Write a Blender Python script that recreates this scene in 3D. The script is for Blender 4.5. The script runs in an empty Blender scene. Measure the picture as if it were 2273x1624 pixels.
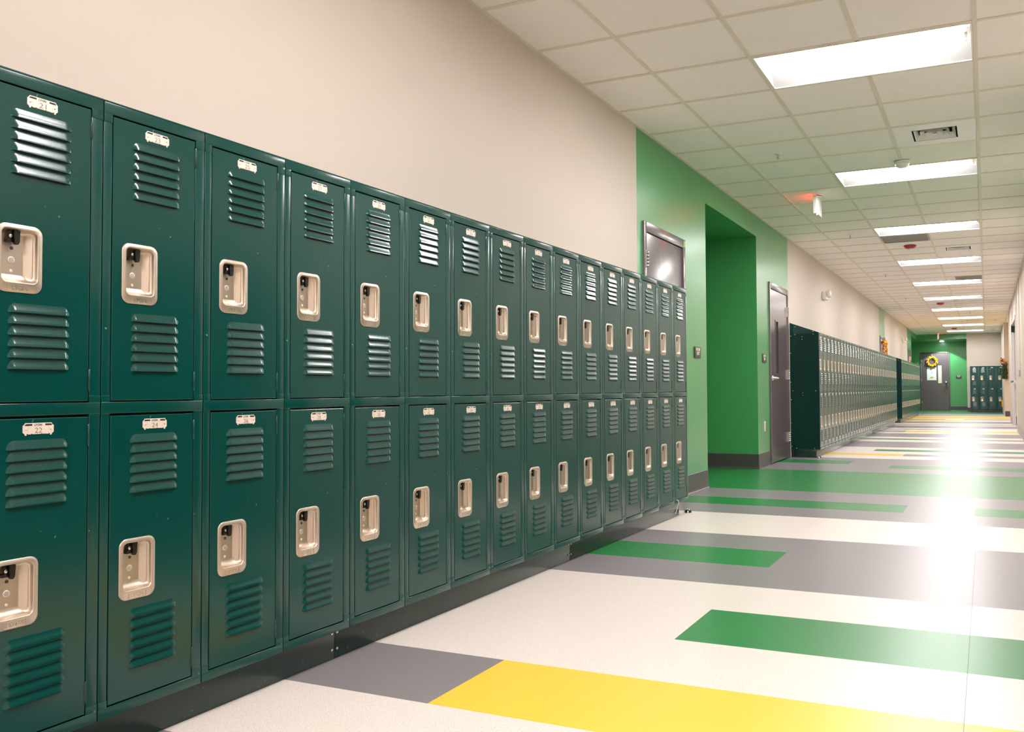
import bpy, bmesh, math, random
from mathutils import Vector, Matrix
random.seed(7)
S = bpy.context.scene
COL = S.collection
PI = math.pi
# ------------------------------------------------------------------ room numbers (metres)
XW, XR, ZC = -0.3747, 2.5326, 2.8496      # left wall, right wall, ceiling
YF, YB, YN = 34.52, 36.4, -6.5            # far wall, back of far recess, wall behind camera
Y0, LW = 1.4536, 0.3048                   # locker module
ZT = 1.616                                # locker top
T = 0.6096                                # ceiling module
XA, YR = 0.1194, 4.4305                   # ceiling grid origin

# ------------------------------------------------------------------ materials
def lin(r, g, b):
    f = lambda c: (c / 255) / 12.92 if c / 255 <= .04045 else ((c / 255 + .055) / 1.055) ** 2.4
    return (f(r), f(g), f(b), 1)
def mat(name, col, rough=.5, metal=0, spec=.5, emit=None, estr=0, coat=0, coat_r=.1, bump=0, bscale=60, speck=None, mottle=0, mscale=3, trans=0):
    m = bpy.data.materials.new(name); m.use_nodes = True
    nt = m.node_tree; b = nt.nodes['Principled BSDF']; N = nt.nodes.new; L = nt.links.new
    b.inputs['Base Color'].default_value = col
    b.inputs['Roughness'].default_value = rough
    b.inputs['Metallic'].default_value = metal
    b.inputs['Specular IOR Level'].default_value = spec
    b.inputs['Coat Weight'].default_value = coat
    b.inputs['Coat Roughness'].default_value = coat_r
    b.inputs['Transmission Weight'].default_value = trans
    if emit:
        b.inputs['Emission Color'].default_value = emit; b.inputs['Emission Strength'].default_value = estr
    tc = N('ShaderNodeTexCoord')
    src = None
    if mottle:
        n = N('ShaderNodeTexNoise'); n.inputs['Scale'].default_value = mscale; n.inputs['Detail'].default_value = 5
        L(tc.outputs['Object'], n.inputs['Vector'])
        mr = N('ShaderNodeMapRange'); mr.inputs['To Min'].default_value = 1 - mottle; mr.inputs['To Max'].default_value = 1 + mottle
        L(n.outputs['Fac'], mr.inputs['Value'])
        mx = N('ShaderNodeMix'); mx.data_type = 'RGBA'; mx.blend_type = 'MULTIPLY'; mx.inputs[0].default_value = 1
        mx.inputs[6].default_value = col; L(mr.outputs[0], mx.inputs[7]); src = mx.outputs[2]
    for (sc, thr, scol, amt) in (speck or []):
        n = N('ShaderNodeTexNoise'); n.inputs['Scale'].default_value = sc; n.inputs['Detail'].default_value = 1.5
        L(tc.outputs['Object'], n.inputs['Vector'])
        mr = N('ShaderNodeMapRange'); mr.inputs['From Min'].default_value = thr; mr.inputs['From Max'].default_value = thr + .05
        mr.inputs['To Max'].default_value = amt
        L(n.outputs['Fac'], mr.inputs['Value'])
        mx = N('ShaderNodeMix'); mx.data_type = 'RGBA'
        L(mr.outputs[0], mx.inputs[0])
        if src: L(src, mx.inputs[6])
        else: mx.inputs[6].default_value = col
        mx.inputs[7].default_value = scol; src = mx.outputs[2]
    if src: L(src, b.inputs['Base Color'])
    if bump:
        n = N('ShaderNodeTexNoise'); n.inputs['Scale'].default_value = bscale; n.inputs['Detail'].default_value = 3
        L(tc.outputs['Object'], n.inputs['Vector'])
        bp = N('ShaderNodeBump'); bp.inputs['Strength'].default_value = bump; bp.inputs['Distance'].default_value = .002
        L(n.outputs['Fac'], bp.inputs['Height']); L(bp.outputs[0], b.inputs['Normal'])
    return m
M = {}
M['cream'] = mat('cream_wall_paint', lin(209, 198, 186), .55, bump=.12, bscale=220, spec=.3)
M['green'] = mat('green_wall_paint', lin(70, 156, 90), .32, bump=.12, bscale=220, spec=.5, coat=.6, coat_r=.28)
M['tile'] = mat('ceiling_tile', lin(250, 243, 236), .9, bump=.25, bscale=350, spec=.1, mottle=.03, mscale=9)
M['tbar'] = mat('ceiling_grid_metal', lin(230, 220, 203), .5, spec=.3)
M['pan'] = mat('fixture_reflector', lin(132, 130, 129), .4)
M['white'] = mat('white_enamel', lin(240, 236, 232), .35)
M['lockgreen'] = mat('locker_green_enamel', lin(0, 63, 58), .22, bump=.05, bscale=260, spec=.4, coat=.22, coat_r=.12, mottle=.05, mscale=4,
                     speck=[(48, .765, lin(150, 175, 160), .5)])
M['lockpanel'] = mat('locker_panel_enamel', lin(0, 48, 44), .3, bump=.07, bscale=260, spec=.3)
M['lockbase'] = mat('locker_base_enamel', lin(6, 44, 38), .22, spec=.6, bump=.05, bscale=90, speck=[(70, .72, lin(120, 135, 120), .4)])
M['slot'] = mat('louver_slot_shadow', lin(2, 22, 19), .8)  # dark louver openings and the shadow strip painted below them
M['nickel'] = mat('satin_nickel', lin(206, 193, 178), .42, metal=1, bump=.06, bscale=120, mottle=.06, mscale=18)
M['nickel2'] = mat('bright_nickel', lin(238, 232, 226), .27, metal=1)
M['chrome'] = mat('chrome', lin(240, 238, 236), .08, metal=1)
M['black'] = mat('black_plastic', lin(20, 17, 17), .35)
M['numink'] = mat('number_ink', lin(74, 70, 68), .5)
M['ink'] = mat('black_ink', lin(28, 26, 26), .5)
M['plate'] = mat('number_plate_aluminium', lin(236, 222, 210), .42, metal=.25, spec=.5)
M['doorgray'] = mat('gray_door_enamel', lin(98, 86, 90), .26, spec=.6, coat=.5, coat_r=.18, bump=.06, bscale=160)
M['steel'] = mat('hinge_steel', lin(205, 200, 196), .3, metal=1)
M['cove'] = mat('gray_rubber_base', lin(76, 72, 70), .38, spec=.5)
M['lcove'] = mat('light_rubber_base', lin(176, 166, 158), .4, spec=.5)
M['signbrown'] = mat('sign_brown', lin(88, 76, 66), .35)
M['signwhite'] = mat('sign_lettering', lin(240, 238, 240), .5)
M['red'] = mat('fire_red_plastic', lin(176, 36, 30), .35)
M['redtext'] = mat('red_device_lettering', lin(215, 130, 118), .5)
M['lime'] = mat('lime_sticker', lin(150, 185, 80), .5)
M['dark'] = mat('dark_glass', lin(38, 26, 26), .1, spec=.6)
M['grille'] = mat('gray_grille', lin(172, 166, 158), .6)
M['duct'] = mat('duct_dark', lin(70, 60, 48), .9)
M['yellow'] = mat('yellow_petal', lin(250, 178, 14), .6)
M['orange'] = mat('orange_centre', lin(222, 112, 10), .6)
M['paper'] = mat('white_paper', lin(238, 240, 242), .7)
M['blind'] = mat('cream_blind', lin(236, 222, 206), .6)
M['leafdk'] = mat('dark_foliage', lin(44, 62, 34), .7)
M['leafor'] = mat('autumn_leaf', lin(226, 150, 96), .7)
M['leafbr'] = mat('brown_leaf', lin(120, 80, 60), .7)
M['door_lt'] = mat('light_gray_door', lin(214, 208, 206), .35)
M['string'] = mat('white_string', lin(225, 222, 214), .6)
M['lamp'] = mat('lit_lens', lin(255, 255, 255), .5, emit=(1, .962, .955, 1), estr=11)
M['dlamp'] = mat('lit_downlight', lin(255, 255, 255), .5, emit=(.86, .95, 1, 1), estr=14)
M['exitglow'] = mat('added_exit_glow', lin(255, 60, 50), .5, emit=(1, .07, .04, 1), estr=6)  # red emission for the strip added to the exit signs
M['exitface'] = mat('lit_exit_face', lin(255, 60, 50), .5, emit=(1, .07, .04, 1), estr=2)
M['led'] = mat('red_indicator', lin(255, 120, 100), .5, emit=(1, .16, .1, 1), estr=2.6)
M['lampglass'] = mat('clear_lamp_lens', lin(250, 250, 250), .15, spec=.8)
FS = lambda a, b_, c_: [(430, .585, a, b_), (240, .64, c_, .5)]
M['fcream'] = mat('floor_cream', lin(238, 228, 220), .36, spec=.5, coat=.3, coat_r=.25, speck=FS(lin(150, 134, 120), .8, lin(170, 158, 148)), mottle=.015, mscale=2, bump=.02, bscale=14)
M['fgray'] = mat('floor_gray', lin(134, 128, 131), .36, spec=.5, coat=.3, coat_r=.25, speck=FS(lin(176, 170, 172), .7, lin(92, 88, 92)), mottle=.02, mscale=2, bump=.02, bscale=14)
M['fgreen'] = mat('floor_green', lin(26, 128, 62), .36, spec=.5, coat=.3, coat_r=.25, speck=FS(lin(70, 150, 90), .6, lin(20, 96, 48)), mottle=.03, mscale=2, bump=.02, bscale=14)
M['fyellow'] = mat('floor_yellow', lin(250, 205, 70), .36, spec=.5, coat=.3, coat_r=.25, speck=FS(lin(244, 190, 40), .6, lin(252, 220, 110)), mottle=.02, mscale=2, bump=.02, bscale=14)

# ------------------------------------------------------------------ mesh helper
class MB:
    def __init__(s): s.v = []; s.f = []; s.m = []; s.mats = []; s.sm = []
    def mi(s, name):
        if name not in s.mats: s.mats.append(name)
        return s.mats.index(name)
    def face(s, pts, mat, smooth=False):
        i = len(s.v); s.v += [tuple(p) for p in pts]; s.f.append(tuple(range(i, i + len(pts)))); s.m.append(s.mi(mat)); s.sm.append(smooth)
    def mesh(s, verts, faces, mat, smooth=False):
        i = len(s.v); s.v += [tuple(p) for p in verts]; k = s.mi(mat)
        for f in faces: s.f.append(tuple(i + a for a in f)); s.m.append(k); s.sm.append(smooth)
    def box(s, x0, x1, y0, y1, z0, z1, mat, bev=0):
        x0, x1 = sorted((x0, x1)); y0, y1 = sorted((y0, y1)); z0, z1 = sorted((z0, z1))
        if not bev:
            v = [(x0, y0, z0), (x1, y0, z0), (x1, y1, z0), (x0, y1, z0), (x0, y0, z1), (x1, y0, z1), (x1, y1, z1), (x0, y1, z1)]
            s.mesh(v, [(0, 3, 2, 1), (4, 5, 6, 7), (0, 1, 5, 4), (1, 2, 6, 5), (2, 3, 7, 6), (3, 0, 4, 7)], mat); return
        bm = bmesh.new(); bmesh.ops.create_cube(bm, size=1)
        for v in bm.verts: v.co = Vector(((x0 + x1) / 2 + v.co.x * (x1 - x0), (y0 + y1) / 2 + v.co.y * (y1 - y0), (z0 + z1) / 2 + v.co.z * (z1 - z0)))
        bmesh.ops.bevel(bm, geom=bm.edges[:], offset=bev, segments=2, affect='EDGES', profile=.6)
        s.addbm(bm, mat, True)
    def addbm(s, bm, mat, smooth=False):
        bm.verts.index_update()
        s.mesh([v.co[:] for v in bm.verts], [tuple(v.index for v in f.verts) for f in bm.faces], mat, smooth); bm.free()
    def prism(s, pts, axis, a, b, mat):
        """pts in the two other axes (in order), extruded on axis from a to b"""
        def P(p, t):
            return {'x': (t, p[0], p[1]), 'y': (p[0], t, p[1]), 'z': (p[0], p[1], t)}[axis]
        n = len(pts); v = [P(p, a) for p in pts] + [P(p, b) for p in pts]
        f = [tuple(range(n))[::-1], tuple(range(n, 2 * n))] + [(i, (i + 1) % n, n + (i + 1) % n, n + i) for i in range(n)]
        bm = bmesh.new(); bv = [bm.verts.new(p) for p in v]
        for q in f: bm.faces.new([bv[i] for i in q])
        bmesh.ops.recalc_face_normals(bm, faces=bm.faces[:]); s.addbm(bm, mat)
    def lathe(s, prof, c, axis, mat, n=20, smooth=True):
        """prof: list of (radius, offset along axis)"""
        v = []; f = []
        for (r, h) in prof:
            for k in range(n):
                a = 2 * PI * k / n; u, w = r * math.cos(a), r * math.sin(a)
                v.append({'x': (c[0] + h, c[1] + u, c[2] + w), 'y': (c[0] + w, c[1] + h, c[2] + u), 'z': (c[0] + u, c[1] + w, c[2] + h)}[axis])
        for j in range(len(prof) - 1):
            for k in range(n): f.append((j * n + k, j * n + (k + 1) % n, (j + 1) * n + (k + 1) % n, (j + 1) * n + k))
        f.append(tuple(range(n))[::-1]); f.append(tuple(range((len(prof) - 1) * n, len(prof) * n)))
        s.mesh(v, f, mat, smooth)
    def tube(s, pts, r, mat, n=8):
        v = []; f = []
        pts = [Vector(p) for p in pts]
        for i, p in enumerate(pts):
            d = (pts[min(i + 1, len(pts) - 1)] - pts[max(i - 1, 0)]).normalized()
            a = d.orthogonal().normalized() if i == 0 else (a - d * a.dot(d)).normalized()
            b = d.cross(a)
            for k in range(n):
                t = 2 * PI * k / n; v.append(tuple(p + a * r * math.cos(t) + b * r * math.sin(t)))
        for i in range(len(pts) - 1):
            for k in range(n): f.append((i * n + k, i * n + (k + 1) % n, (i + 1) * n + (k + 1) % n, (i + 1) * n + k))
        f.append(tuple(range(n))[::-1]); f.append(tuple(range((len(pts) - 1) * n, len(pts) * n)))
        s.mesh(v, f, mat, True)
    def ico(s, c, r, mat, sub=1, jit=0, sc=(1, 1, 1)):
        bm = bmesh.new(); bmesh.ops.create_icosphere(bm, subdivisions=sub, radius=r)
        for v in bm.verts:
            k = 1 + random.uniform(-jit, jit); v.co = Vector((c[0] + v.co.x * sc[0] * k, c[1] + v.co.y * sc[1] * k, c[2] + v.co.z * sc[2] * k))
        s.addbm(bm, mat, not jit)
    def text(s, txt, size, fn, mat, width=None, thick=0, center=True, bold=0):
        """fn maps (tx, ty, depth) to a point"""
        v, f = textmesh(txt, bold)
        xs = [p[0] for p in v]; ys = [p[1] for p in v]; w = max(xs) - min(xs); h = max(ys) - min(ys)
        ky = size / h; kx = (width / w) if width else ky
        ox = (min(xs) + max(xs)) / 2 if center else min(xs); oy = min(ys)
        s.mesh([fn((p[0] - ox) * kx, (p[1] - oy) * ky, thick) for p in v], f, mat)
    def build(s, name, parent=None, loc=None, mats=None):
        me = bpy.data.meshes.new(name); me.from_pydata(s.v, [], s.f)
        for k in s.mats: me.materials.append(M[k])
        me.polygons.foreach_set('material_index', s.m); me.polygons.foreach_set('use_smooth', s.sm); me.update()
        o = bpy.data.objects.new(name, me); COL.objects.link(o)
        if parent: o.parent = parent
        if loc: o.location = loc
        return o
_tc = {}
def textmesh(txt, bold=0):
    if (txt, bold) in _tc: return _tc[(txt, bold)]
    cu = bpy.data.curves.new('lettering', 'FONT'); cu.body = txt; cu.resolution_u = 3; cu.offset = bold
    ob = bpy.data.objects.new('lettering', cu); COL.objects.link(ob)
    bpy.context.view_layer.update()
    me = bpy.data.meshes.new_from_object(ob.evaluated_get(bpy.context.evaluated_depsgraph_get()))
    r = ([v.co[:2] for v in me.vertices], [tuple(p.vertices) for p in me.polygons])
    bpy.data.objects.remove(ob); bpy.data.curves.remove(cu); bpy.data.meshes.remove(me)
    _tc[(txt, bold)] = r; return r
def tag(o, label=None, cat=None, group=None, kind=None):
    if label: o['label'] = label
    if cat: o['category'] = cat
    if group: o['group'] = group
    if kind: o['kind'] = kind
    return o
def empty(name, loc=(0, 0, 0), rz=0):
    o = bpy.data.objects.new(name, None); COL.objects.link(o); o.location = loc; o.rotation_euler = (0, 0, rz)
    o.empty_display_size = .1; return o
def kids(o): return [c for c in bpy.data.objects if c.parent == o]
def copy_tree(o, parent=None, kidmap=None):
    c = o.copy(); COL.objects.link(c); c.parent = parent
    for ch in kidmap.get(o.name, []): copy_tree(ch, c, kidmap)
    return c
def kmap():
    d = {}
    for o in bpy.data.objects:
        if o.parent: d.setdefault(o.parent.name, []).append(o)
    return d

# ------------------------------------------------------------------ floor
rows = [  # y0, y1, [(x_end, colour) ...] left to right
    (YN, 1.22, [(9, 'c')]), (1.22, 1.68, [(9, 'g')]), (1.68, 2.12, [(9, 'c')]), (2.12, 2.56, [(.487, 'g'), (9, 'y')]), (2.56, 3.006, [(9, 'c')]),
    (3.006, 3.47, [(.93, 'c'), (9, 'G')]), (3.47, 3.932, [(9, 'c')]), (3.932, 4.385, [(9, 'g')]), (4.385, 4.832, [(.956, 'G'), (9, 'g')]),
    (4.832, 5.29, [(9, 'g')]), (5.29, 6.19, [(9, 'c')]), (6.19, 6.655, [(9, 'g')]), (6.655, 7.085, [(1.406, 'G'), (1.876, 'g'), (9, 'G')]),
    (7.085, 7.72, [(9, 'g')]), (7.72, 9.70, [(9, 'G')]), (9.70, 10.25, [(9, 'g')]), (10.25, 10.66, [(.95, 'g'), (9, 'G')]),
    (10.66, 11.16, [(.47, 'G'), (9, 'g')]), (11.16, 11.6, [(9, 'g')]), (11.6, 12.12, [(9, 'c')]), (12.12, 12.5, [(.946, 'y'), (9, 'g')]),
    (12.5, 13.0, [(9, 'c')]), (13.0, 13.4, [(.48, 'c'), (9, 'G')]), (13.4, 13.87, [(9, 'c')]), (13.87, 15.32, [(9, 'g')]), (15.32, 15.92, [(9, 'c')]),
    (15.92, 16.3, [(.89, 'G'), (9, 'g')]), (16.3, 16.86, [(9, 'c')]), (16.86, 18.15, [(9, 'g')]), (18.15, 18.75, [(9, 'c')]),
    (18.75, 19.28, [(.43, 'g'), (9, 'y')]), (19.28, 19.75, [(9, 'c')]), (19.75, 20.07, [(1.36, 'g'), (9, 'c')]), (20.07, 20.65, [(9, 'c')]),
    (20.65, 21.92, [(9, 'g')]), (21.92, 22.43, [(9, 'c')]), (22.43, 22.79, [(9, 'g')]), (22.79, 23.5, [(9, 'c')]), (23.5, 24.73, [(9, 'g')]),
    (24.73, 25.05, [(9, 'c')]), (25.05, 26.07, [(1.376, 'y'), (9, 'c')]), (26.07, 26.6, [(.895, 'g'), (1.37, 'c'), (9, 'g')]), (26.6, 27.05, [(9, 'c')]),
    (27.05, 28.95, [(9, 'y')]), (28.95, 29.7, [(9, 'c')]), (29.7, 30.4, [(9, 'g')]), (30.4, 31.1, [(9, 'c')]), (31.1, 32.5, [(9, 'g')]), (32.5, YB + .3, [(9, 'G')])]
cm = {'c': 'fcream', 'g': 'fgray', 'G': 'fgreen', 'y': 'fyellow'}
b = MB(); FX0, FX1 = -2.6, 3.6
for y0, y1, segs in rows:
    x = FX0
    for xe, c in segs:
        xe = min(xe, FX1); b.face([(x, y0, 0), (xe, y0, 0), (xe, y1, 0), (x, y1, 0)], cm[c]); x = xe
b.face([(FX0, YN, -.05), (FX0, YB + .3, -.05), (FX1, YB + .3, -.05), (FX1, YN, -.05)], 'fgray')
for (u, w) in (((FX0, YN), (FX1, YN)), ((FX1, YN), (FX1, YB + .3)), ((FX1, YB + .3), (FX0, YB + .3)), ((FX0, YB + .3), (FX0, YN))):
    b.face([(u[0], u[1], -.05), (w[0], w[1], -.05), (w[0], w[1], 0), (u[0], u[1], 0)], 'fgray')
tag(b.build('floor'), 'glossy speckled vinyl floor in cream, gray, green and yellow cross bands', 'floor', kind='structure')
b = MB(); b.box(1.8985, 1.9, YN + .2, YF - .4, .0004, .0010, 'cove')
tag(b.build('trim_1'), 'thin dark seam line running along the vinyl floor', 'floor seam', kind='structure')

# ------------------------------------------------------------------ walls
AY0, AY1, AZ = 7.755, 9.71, 2.615                     # alcove opening in left wall
RZ = 2.66; RY0 = 31.94                                # far recess
D1, D2, D3, D4 = (6.126, 7.105), (10.294, 11.366), (22.2, 23.25), (30.46, 31.52)
DZ = 2.168; TH = .16
def wbox(b, y0, y1, z0, z1, m, x1=XW): b.box(x1 - TH, x1, y0, y1, z0, z1, m)
def wall_run(b, y0, y1, m, doors=()):
    y = y0
    for (a, c) in doors:
        wbox(b, y, a, 0, ZC, m); wbox(b, a, c, DZ, ZC, m); y = c
    wbox(b, y, y1, 0, ZC, m)
b = MB()
wall_run(b, YN, 6.013, 'cream')
wall_run(b, 6.013, AY0, 'green', [D1]); wbox(b, AY0, AY1, AZ, ZC, 'green')
wall_run(b, AY1, 11.42, 'green', [D2])
wall_run(b, 11.42, 22.08, 'cream'); wall_run(b, 22.08, 23.32, 'green', [D3]); wall_run(b, 23.32, 30.2, 'cream')
wall_run(b, 30.2, RY0, 'green', [D4]); wbox(b, RY0, YF, RZ, ZC, 'green')
tag(b.build('wall_left'), 'long left corridor wall, cream with green accent sections', 'wall', kind='structure')
b = MB()   # side alcove
b.box(-2.3, XW - TH, AY1, AY1 + .12, 0, AZ, 'green'); b.box(-2.3, XW - TH, AY0 - .12, AY0, 0, AZ, 'green')
b.box(-2.42, -2.3, AY0 - .12, AY1 + .12, 0, AZ, 'green'); b.box(-2.42, XW - TH, AY0 - .12, AY1 + .12, AZ, AZ + .1, 'green')
tag(b.build('wall_alcove'), 'deep green walls and soffit of the side alcove', 'wall', kind='structure')
b = MB()   # far recess
b.box(-2.3, 1.45, YB, YB + .12, 0, RZ, 'green'); b.box(-2.42, -2.3, RY0 - .12, YB + .12, 0, RZ, 'green')
b.box(1.332, 1.45, YF + TH, YB, 0, RZ, 'green'); b.box(-2.3, XW - TH, RY0 - .12, RY0, 0, RZ, 'green')
b.box(-2.42, XW - TH, RY0 - .12, YF, RZ, RZ + .1, 'green'); b.box(-2.42, 1.45, YF + TH, YB + .12, RZ, RZ + .1, 'green')
b.box(-2.42, XW, YF, YF + TH, RZ, ZC, 'green')
tag(b.build('wall_recess'), 'green recess walls around the far classroom door', 'wall', kind='structure')
b = MB()
b.box(XW, 1.332, YF, YF + TH, RZ, ZC, 'green'); b.box(1.332, 3.4, YF, YF + TH, 0, ZC, 'cream')
tag(b.build('wall_back'), 'end wall, green header on the left and cream on the right', 'wall', kind='structure')
RD = (19.7, 22.9)
b = MB()
b.box(XR, XR + TH, YN, RD[0], 0, ZC, 'cream'); b.box(XR, XR + TH, RD[1], 25.2, 0, ZC, 'cream'); b.box(XR, XR + TH, RD[0], RD[1], 2.36, ZC, 'cream')
b.box(2.56, 3.4, 26.6, 27.0, 0, ZC, 'cream'); b.box(2.475, 3.4, 29.4, YF, 0, ZC, 'cream'); b.box(3.4, 3.5, 25.0, YF, 0, ZC, 'cream'); b.box(XR + TH, 3.4, 25.0, 25.2, 0, ZC, 'cream')
tag(b.build('wall_right'), 'long cream right corridor wall', 'wall', kind='structure')
b = MB(); b.box(XW - TH, XR + TH, YN - .1, YN, 0, ZC, 'cream')
tag(b.build('wall_front'), 'cream wall behind the viewpoint', 'wall', kind='structure')
# baseboards with a toe
def cove(b, p, q, n, m='cove', h=.162):
    """base along p->q on the floor; n = outward normal (unit, axis aligned)"""
    t = .006; toe = .016
    for (o0, o1, z0, z1) in ((0, t, .014, h),):
        xs = sorted((p[0], q[0])); ys = sorted((p[1], q[1]))
        ax = n[0] != 0
        A = [(0, h), (t * .5, h), (t, h - .004), (t, .022), (t + .004, .008), (toe, .001), (0, .001)]
        if ax: b.prism([(xs[0] + n[0] * a, z) for a, z in A], 'y', ys[0], ys[1], m)
        else: b.prism([(ys[0] + n[1] * a, z) for a, z in A], 'x', xs[0], xs[1], m)
b = MB()
for y0, y1 in ((6.0, D1[0]), (D1[1], AY0), (AY1, D2[0]), (11.37, 11.42), (22.1, D3[0]), (D3[1], 23.45), (D4[1], RY0)): cove(b, (XW, y0), (XW, y1), (1, 0))
tag(b.build('baseboard_left'), 'gray rubber base along the green left wall', 'baseboard', kind='structure')
b = MB(); cove(b, (-2.3, AY1), (XW + .006, AY1), (0, -1)); cove(b, (-2.3, AY0), (-2.3, AY1), (1, 0))
tag(b.build('baseboard_alcove'), 'gray rubber base around the side alcove', 'baseboard', kind='structure')
b = MB(); cove(b, (.69, YB), (1.33, YB), (0, -1)); cove(b, (-2.3, YB), (-.385, YB), (0, -1)); cove(b, (1.332, YF), (1.43, YF), (0, -1))
tag(b.build('baseboard_back'), 'gray rubber base along the far end wall', 'baseboard', kind='structure')
b = MB()
for y0, y1 in ((YN, 2.12), (4.27, RD[0] - .05), (RD[1] + .05, 25.2)): cove(b, (XR, y0), (XR, y1), (-1, 0), 'lcove')
cove(b, (2.56, 26.6), (3.2, 26.6), (0, -1)); cove(b, (2.475, 29.4), (3.2, 29.4), (0, -1))
tag(b.build('baseboard_right'), 'light gray rubber base along the right wall', 'baseboard', kind='structure')

# ------------------------------------------------------------------ ceiling (tiles + grid), fixtures cut in
lightrows = [1 + 5 * k for k in range(-3, 10)]         # tile rows with a troffer
cut = set()
for r in lightrows:
    if YR + r * T < YF - T: cut.add((2, r)); cut.add((3, r))
diff = [(3, 4), (3, 14), (3, 38)]; cut |= set(diff)
b = MB()
xs = [XW, XA] + [XA + i * T for i in (1, 2, 3)] + [XR]
r0 = math.floor((YN - YR) / T); r1 = math.ceil((YF - YR) / T)
hb = .012
for r in range(r0, r1):
    ya, yb_ = max(YN, YR + r * T), min(YF, YR + (r + 1) * T)
    for c in range(5):
        if (c, r) in cut: continue
        xa, xb = xs[c], xs[c + 1]
        e = .0125; z = ZC + .006
        b.face([(xa, ya, z), (xa, yb_, z), (xb, yb_, z), (xb, ya, z)], 'tile')
b.box(XR, 3.4, 25.2, YF, ZC + .004, ZC + .006, 'tile')
for x in xs[1:-1]:
    if x != xs[3]: b.box(x - hb, x + hb, YN, YF, ZC, ZC + .02, 'tbar'); continue
    y = YN
    for r in lightrows:
        if (2, r) in cut: b.box(x - hb, x + hb, y, YR + r * T, ZC, ZC + .02, 'tbar'); y = YR + (r + 1) * T
    b.box(x - hb, x + hb, y, YF, ZC, ZC + .02, 'tbar')
b.box(XW, XW + .022, YN, YF, ZC - .001, ZC + .02, 'tbar'); b.box(XR - .022, XR, YN, YF, ZC - .001, ZC + .02, 'tbar')
for r in range(r0, r1 + 1):
    y = YR + r * T
    if not (YN < y < YF): continue
    for c in range(5):
        x0_, x1_ = xs[c] + (hb if c else .022), xs[c + 1] - (hb if c < 4 else .022)
        b.box(x0_, x1_, y - hb, y + hb, ZC, ZC + .02, 'tbar')
b.box(-2.5, 3.5, YN - .1, YB + .3, ZC + .2, ZC + .25, 'tile')
tag(b.build('ceiling'), 'suspended ceiling of square cream tiles in a metal grid', 'ceiling', kind='structure')

# troffers
def troffer():
    root = empty('ceiling_light')
    W2, D2_ = 2 * T - .026, T - .026         # opening
    b = MB(); z0 = .0
    # housing: white reflector pan, sloping sides
    x0, x1, y0, y1 = .013, 2 * T - .013, .013, T - .013
    zi = .085; s = .12
    bot = [(x0, y0, z0), (x1, y0, z0), (x1, y1, z0), (x0, y1, z0)]
    top = [(x0 + .012, y0 + s, zi), (x1 - .012, y0 + s, zi), (x1 - .012, y1 - s, zi), (x0 + .012, y1 - s, zi)]
    for i in range(4):
        j = (i + 1) % 4; b.face([bot[i], top[i], top[j], bot[j]], 'pan')
    b.face([top[0], top[3], top[2], top[1]], 'pan')
    for i in range(4):      # outer skin
        j = (i + 1) % 4; o = lambda p, zz: (p[0], p[1], zz)
        b.face([bot[i], bot[j], o(bot[j], .11), o(bot[i], .11)], 'white')
    b.face([(p[0], p[1], .11) for p in bot], 'white')
    # thin rim
    b.box(x0, x1, y0, y0 + .008, -.002, .003, 'white'); b.box(x0, x1, y1 - .008, y1, -.002, .003, 'white')
    b.box(x0, x0 + .008, y0, y1, -.002, .003, 'white'); b.box(x1 - .008, x1, y0, y1, -.002, .003, 'white')
    b.build('housing', root)
    b = MB(); n = 14; ya, yb_ = .085, .372; xa, xb = x0 + .02, x1 - .045
    pts = []
    for i in range(n + 1):
        a = PI * i / n; pts.append(((ya + yb_) / 2 - math.cos(a) * (yb_ - ya) / 2, .082 - .072 * math.sin(a)))
    b.prism(pts, 'x', xa, xb, 'lamp')
    b.build('lens', root)
    b = MB(); b.box(xb, x1 - .010, ya + .03, yb_ - .05, .02, .083, 'white', .003); b.box(xb + .002, xb + .02, ya + .08, yb_ - .12, .012, .03, 'nickel2', .002)
    b.build('end_cap', root)
    return root
ordn = ['first', 'second', 'third', 'fourth', 'fifth', 'sixth', 'seventh', 'eighth', 'ninth', 'tenth', 'eleventh', 'twelfth', 'thirteenth', 'fourteenth', 'fifteenth', 'sixteenth',
        'seventeenth', 'eighteenth', 'nineteenth', 'twentieth', 'twenty-first', 'twenty-second', 'twenty-third', 'twenty-fourth', 'twenty-fifth', 'twenty-sixth', 'twenty-seventh',
        'twenty-eighth', 'twenty-ninth', 'thirtieth', 'thirty-first', 'thirty-second', 'thirty-third', 'thirty-fourth', 'thirty-fifth']
proto = troffer(); km = kmap(); vis = 0
for i, r in enumerate([r for r in lightrows if YR + r * T < YF - T]):
    o = proto if i == 0 else copy_tree(proto, None, km)
    o.location = (XA + T, YR + r * T, ZC)
    if r < 1: lab = 'rectangular ceiling light out of frame, %s behind the nearest visible one' % {-4: 'first', -9: 'second', -14: 'third'}[r]
    else:
        vis += 1; lab = ('largest, nearest lit rectangular ceiling light' if vis == 1 else 'lit rectangular ceiling light, %s from the near end of the row' % ordn[vis - 1])
    tag(o, lab, 'ceiling light', 'rectangular lights along the corridor ceiling')

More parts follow.
